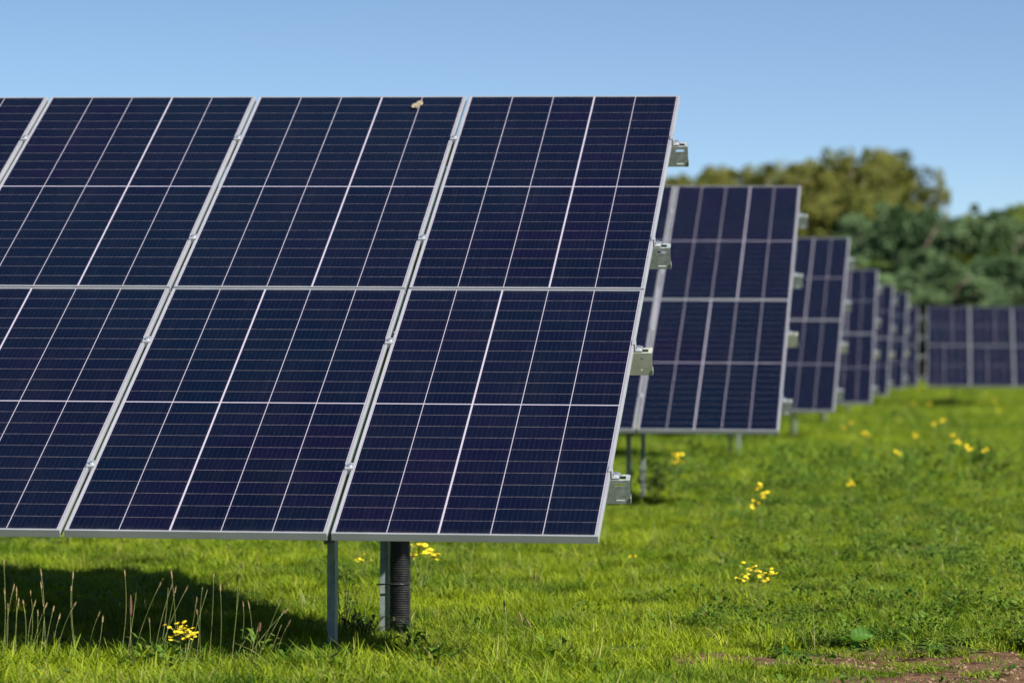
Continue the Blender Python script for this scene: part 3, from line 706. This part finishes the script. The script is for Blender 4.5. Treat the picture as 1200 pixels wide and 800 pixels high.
# ------------------------------------------------------------------ trees
def leaf_cloud(b, centres, n, size, rr, squash=.7, shell=.55):
    for _ in range(n):
        c, r = centres[rr.randrange(len(centres))]
        v = Vector((rr.gauss(0, 1), rr.gauss(0, 1), rr.gauss(0, 1))).normalized() * r * (rr.random() ** (1 / 3) * (1 - shell) + shell * rr.random() ** .3)
        v.z *= squash; p = Vector(c) + v
        a = Vector((rr.uniform(-1, 1), rr.uniform(-1, 1), rr.uniform(-1, 1))).normalized(); k = a.orthogonal().normalized(); s = size * rr.uniform(.5, 1.3)
        b.add([p - a * s, p - k * s * .55, p + a * s, p + k * s * .55], [(0, 1, 2, 3)], 0, rr.random())
def tree_meshes(kind, seed, H):
    rr = random.Random(seed); tk = MB(); cr = MB(); cs = []
    tp = [Vector((rr.uniform(-.1, .1) * i, rr.uniform(-.1, .1) * i, H * .93 * i / 6)) for i in range(7)]; tk.tube(tp, [H * .018 * (1 - .8 * i / 6) + .01 for i in range(7)], 8)
    if kind == 'conifer':
        nlev = 13
        for k in range(nlev):
            t_ = k / (nlev - 1); z = H * (.10 + .88 * t_); rad_ = H * .20 * (1 - t_) ** .75 + .10
            c0 = tp[min(6, int(t_ * 6))]
            for j in range(max(2, int(7 * (1 - t_) + 2))):
                a = rr.random() * 6.28; L_ = rad_ * rr.uniform(.55, 1.15); e = Vector((c0.x + math.cos(a) * L_, c0.y + math.sin(a) * L_, z + rr.uniform(-.2, .15)))
                tk.tube([Vector((c0.x, c0.y, z)), e], [.03, .01], 4)
                cs.append((Vector((c0.x, c0.y, z)).lerp(e, .55), L_ * .42 + .10)); cs.append((e, .22 + .1 * (1 - t_)))
        leaf_cloud(cr, cs, 8500, .13, rr, .6)
    else:
        nb = 22
        for k in range(nb):
            t_ = rr.uniform(.12, 1); a = rr.random() * 6.28; R_ = H * .26 * math.sin(math.pi * min(1, .22 + t_ * .72)) ** .8 * rr.uniform(.5, 1.1)
            c0 = tp[min(6, int(t_ * 5))]; e = Vector((math.cos(a) * R_, math.sin(a) * R_, H * (.12 + .80 * t_)))
            tk.tube([c0, c0.lerp(e, .5) + Vector((0, 0, .15)), e], [H * .009, H * .006, .012], 5)
            rad_ = H * rr.uniform(.085, .135); cs.append((e, rad_))
            for q_ in range(3): cs.append((e + Vector((rr.uniform(-1, 1), rr.uniform(-1, 1), rr.uniform(-.8, .9))) * rad_, rad_ * rr.uniform(.35, .6)))
        leaf_cloud(cr, cs, 10000, .125, rr, .9)
    return tk, cr
M['olive'] = leafy("olive_foliage", (0.095, 0.115, 0.026), (0.185, 0.180, 0.038), (0.20, 0.13, 0.03), .2, .12, .7, (.7, 1.1), .1)
M['blue_green'] = leafy("grey_green_foliage", (0.065, 0.115, 0.050), (0.130, 0.190, 0.085), (0.12, 0.11, 0.04), .2, .2, .7, (.9, 1.2), .1)
M['deep'] = leafy("deep_green_foliage", (0.070, 0.120, 0.026), (0.145, 0.190, 0.040), (0.14, 0.07, 0.02), .2, .2, .7, (.8, 1.0), .1)
def treeset(prefix, kind, mat, seeds, H):
    out = []
    for s_ in seeds:
        tk, cr = tree_meshes(kind, s_, H); out.append((tk.mesh("trunk", [M['bark']], True), cr.mesh("crown", [M[mat]])))
    return out
V = {'pine': treeset("pine", 'conifer', 'olive', (1, 2, 3), 10.0), 'olive': treeset("o", 'broad', 'olive', (4, 5, 6), 9.0),
     'grey': treeset("g", 'broad', 'blue_green', (7, 8, 9), 6.5), 'deep': treeset("d", 'broad', 'deep', (10, 11, 12), 6.0), 'dpine': treeset("dp", 'conifer', 'deep', (13, 14), 7.0)}
HT = {'pine': 10.0, 'olive': 9.0, 'grey': 6.5, 'deep': 6.0, 'dpine': 7.0}
def tree(kind, px, top, d, label, group, wide=1.0):
    x = (px - 600) / FPX * d; z = gz(x, d); h = EYE + (HORY - top) / FPX * d - z
    tk, cr = random.choice(V[kind]); s_ = h / (HT[kind] * .985)
    o = bpy.data.objects.new("pine_tree" if 'pine' in kind else "broadleaf_tree", None); COL.objects.link(o); o.location = (x, d, z - .05); o.rotation_euler.z = random.random() * 6.28
    o.scale = (s_ * wide, s_ * wide, s_); tag(o, label, "tree", group)
    link("trunk", tk, o); link("crown", cr, o)
ga, gb_, gc_, gd_ = ("olive yellow trees of the far wood", "grey green trees before the far wood", "deep green trees at the right end of the wood", "low bushes behind the far wide table")
def skyline(px):
    return float(np.interp(px, [480, 780, 800, 830, 860, 885, 915, 940, 960, 975, 1000, 1025, 1045, 1060, 1072], [235, 214, 212, 204, 197, 206, 196, 194, 203, 192, 186, 176, 188, 196, 206]))
def row(specs, text, group):
    for i, (kind, px, top, d, wide) in enumerate(sorted(specs, key=lambda q_: q_[1])): tree(kind, px, top, d, text.format(nth(i)), group, wide)
U = random.uniform
for px in range(520, 785, 30): tree('olive', px, skyline(px) + U(-3, 8), 205 + U(-8, 8), "olive tree of the far wood hidden behind the nearest table", ga, 1.25)
row([('olive', px + U(-3, 3), skyline(px) + U(3, 10), 214 + U(-4, 4), .85) for px in range(792, 1036, 11)], "{} from left of the half hidden olive trees at the back of the far wood", "olive trees at the back of the far wood")
row([('pine' if random.random() < .72 else 'olive', px + U(-3, 3), skyline(px) + U(-3, 6), 200 + U(-6, 6), U(.75, .95)) for px in range(786, 1018, 6)] + [('pine', 1024, 176, 200, .8), ('olive', 1032, 186, 198, .8), ('pine', 1044, 189, 200, .75), ('pine', 1055, 196, 199, .6), ('olive', 1048, 205, 196, .7)], "{} from left of the tall olive trees along the far wood's skyline", ga)
row([('olive', px + U(-5, 5), skyline(px) + 20 + U(0, 20), 188 + U(-4, 4), 1.3) for px in range(795, 1040, 20)], "{} from left of the lower olive trees edging the far wood", "lower trees edging the far wood")
tree('olive', 1095, 203, 190, "slim lone tree standing clear against the sky right of the olive wood", None, .38)
row([('grey', px, tp, 165 + U(-5, 5), U(.9, 1.15)) for px, tp in [(1006, 262), (1028, 250), (1062, 252), (1080, 246), (1099, 266), (1135, 252), (1158, 264), (1181, 258), (1204, 266), (1020, 254), (1037, 262), (1052, 246), (1070, 256), (1090, 252), (1108, 262), (1124, 258), (1146, 262), (1170, 270), (1192, 262), (1215, 258)]], "{} from left of the soft grey green trees before the olive wood", gb_)
row([('deep', px, tp, 176 + U(-4, 4), .95) for px, tp in [(1143, 252), (1165, 256), (1186, 244), (1208, 252), (1232, 242), (1132, 252), (1156, 243), (1176, 254), (1196, 248), (1220, 244), (1245, 250), (1270, 240)]], "{} from left of the deep green rounded trees at the right skyline", gc_)
tree('dpine', 1154, 238, 172, "dark pointed conifer rising above the deep green trees at right", None, .8)
row([('deep' if random.random() < .5 else 'grey', px + U(-4, 4), U(288, 320), 150 + U(-8, 8), 1.6) for px in range(960, 1290, 17)], "{} from left of the low bushy trees directly behind the far tables", gd_)
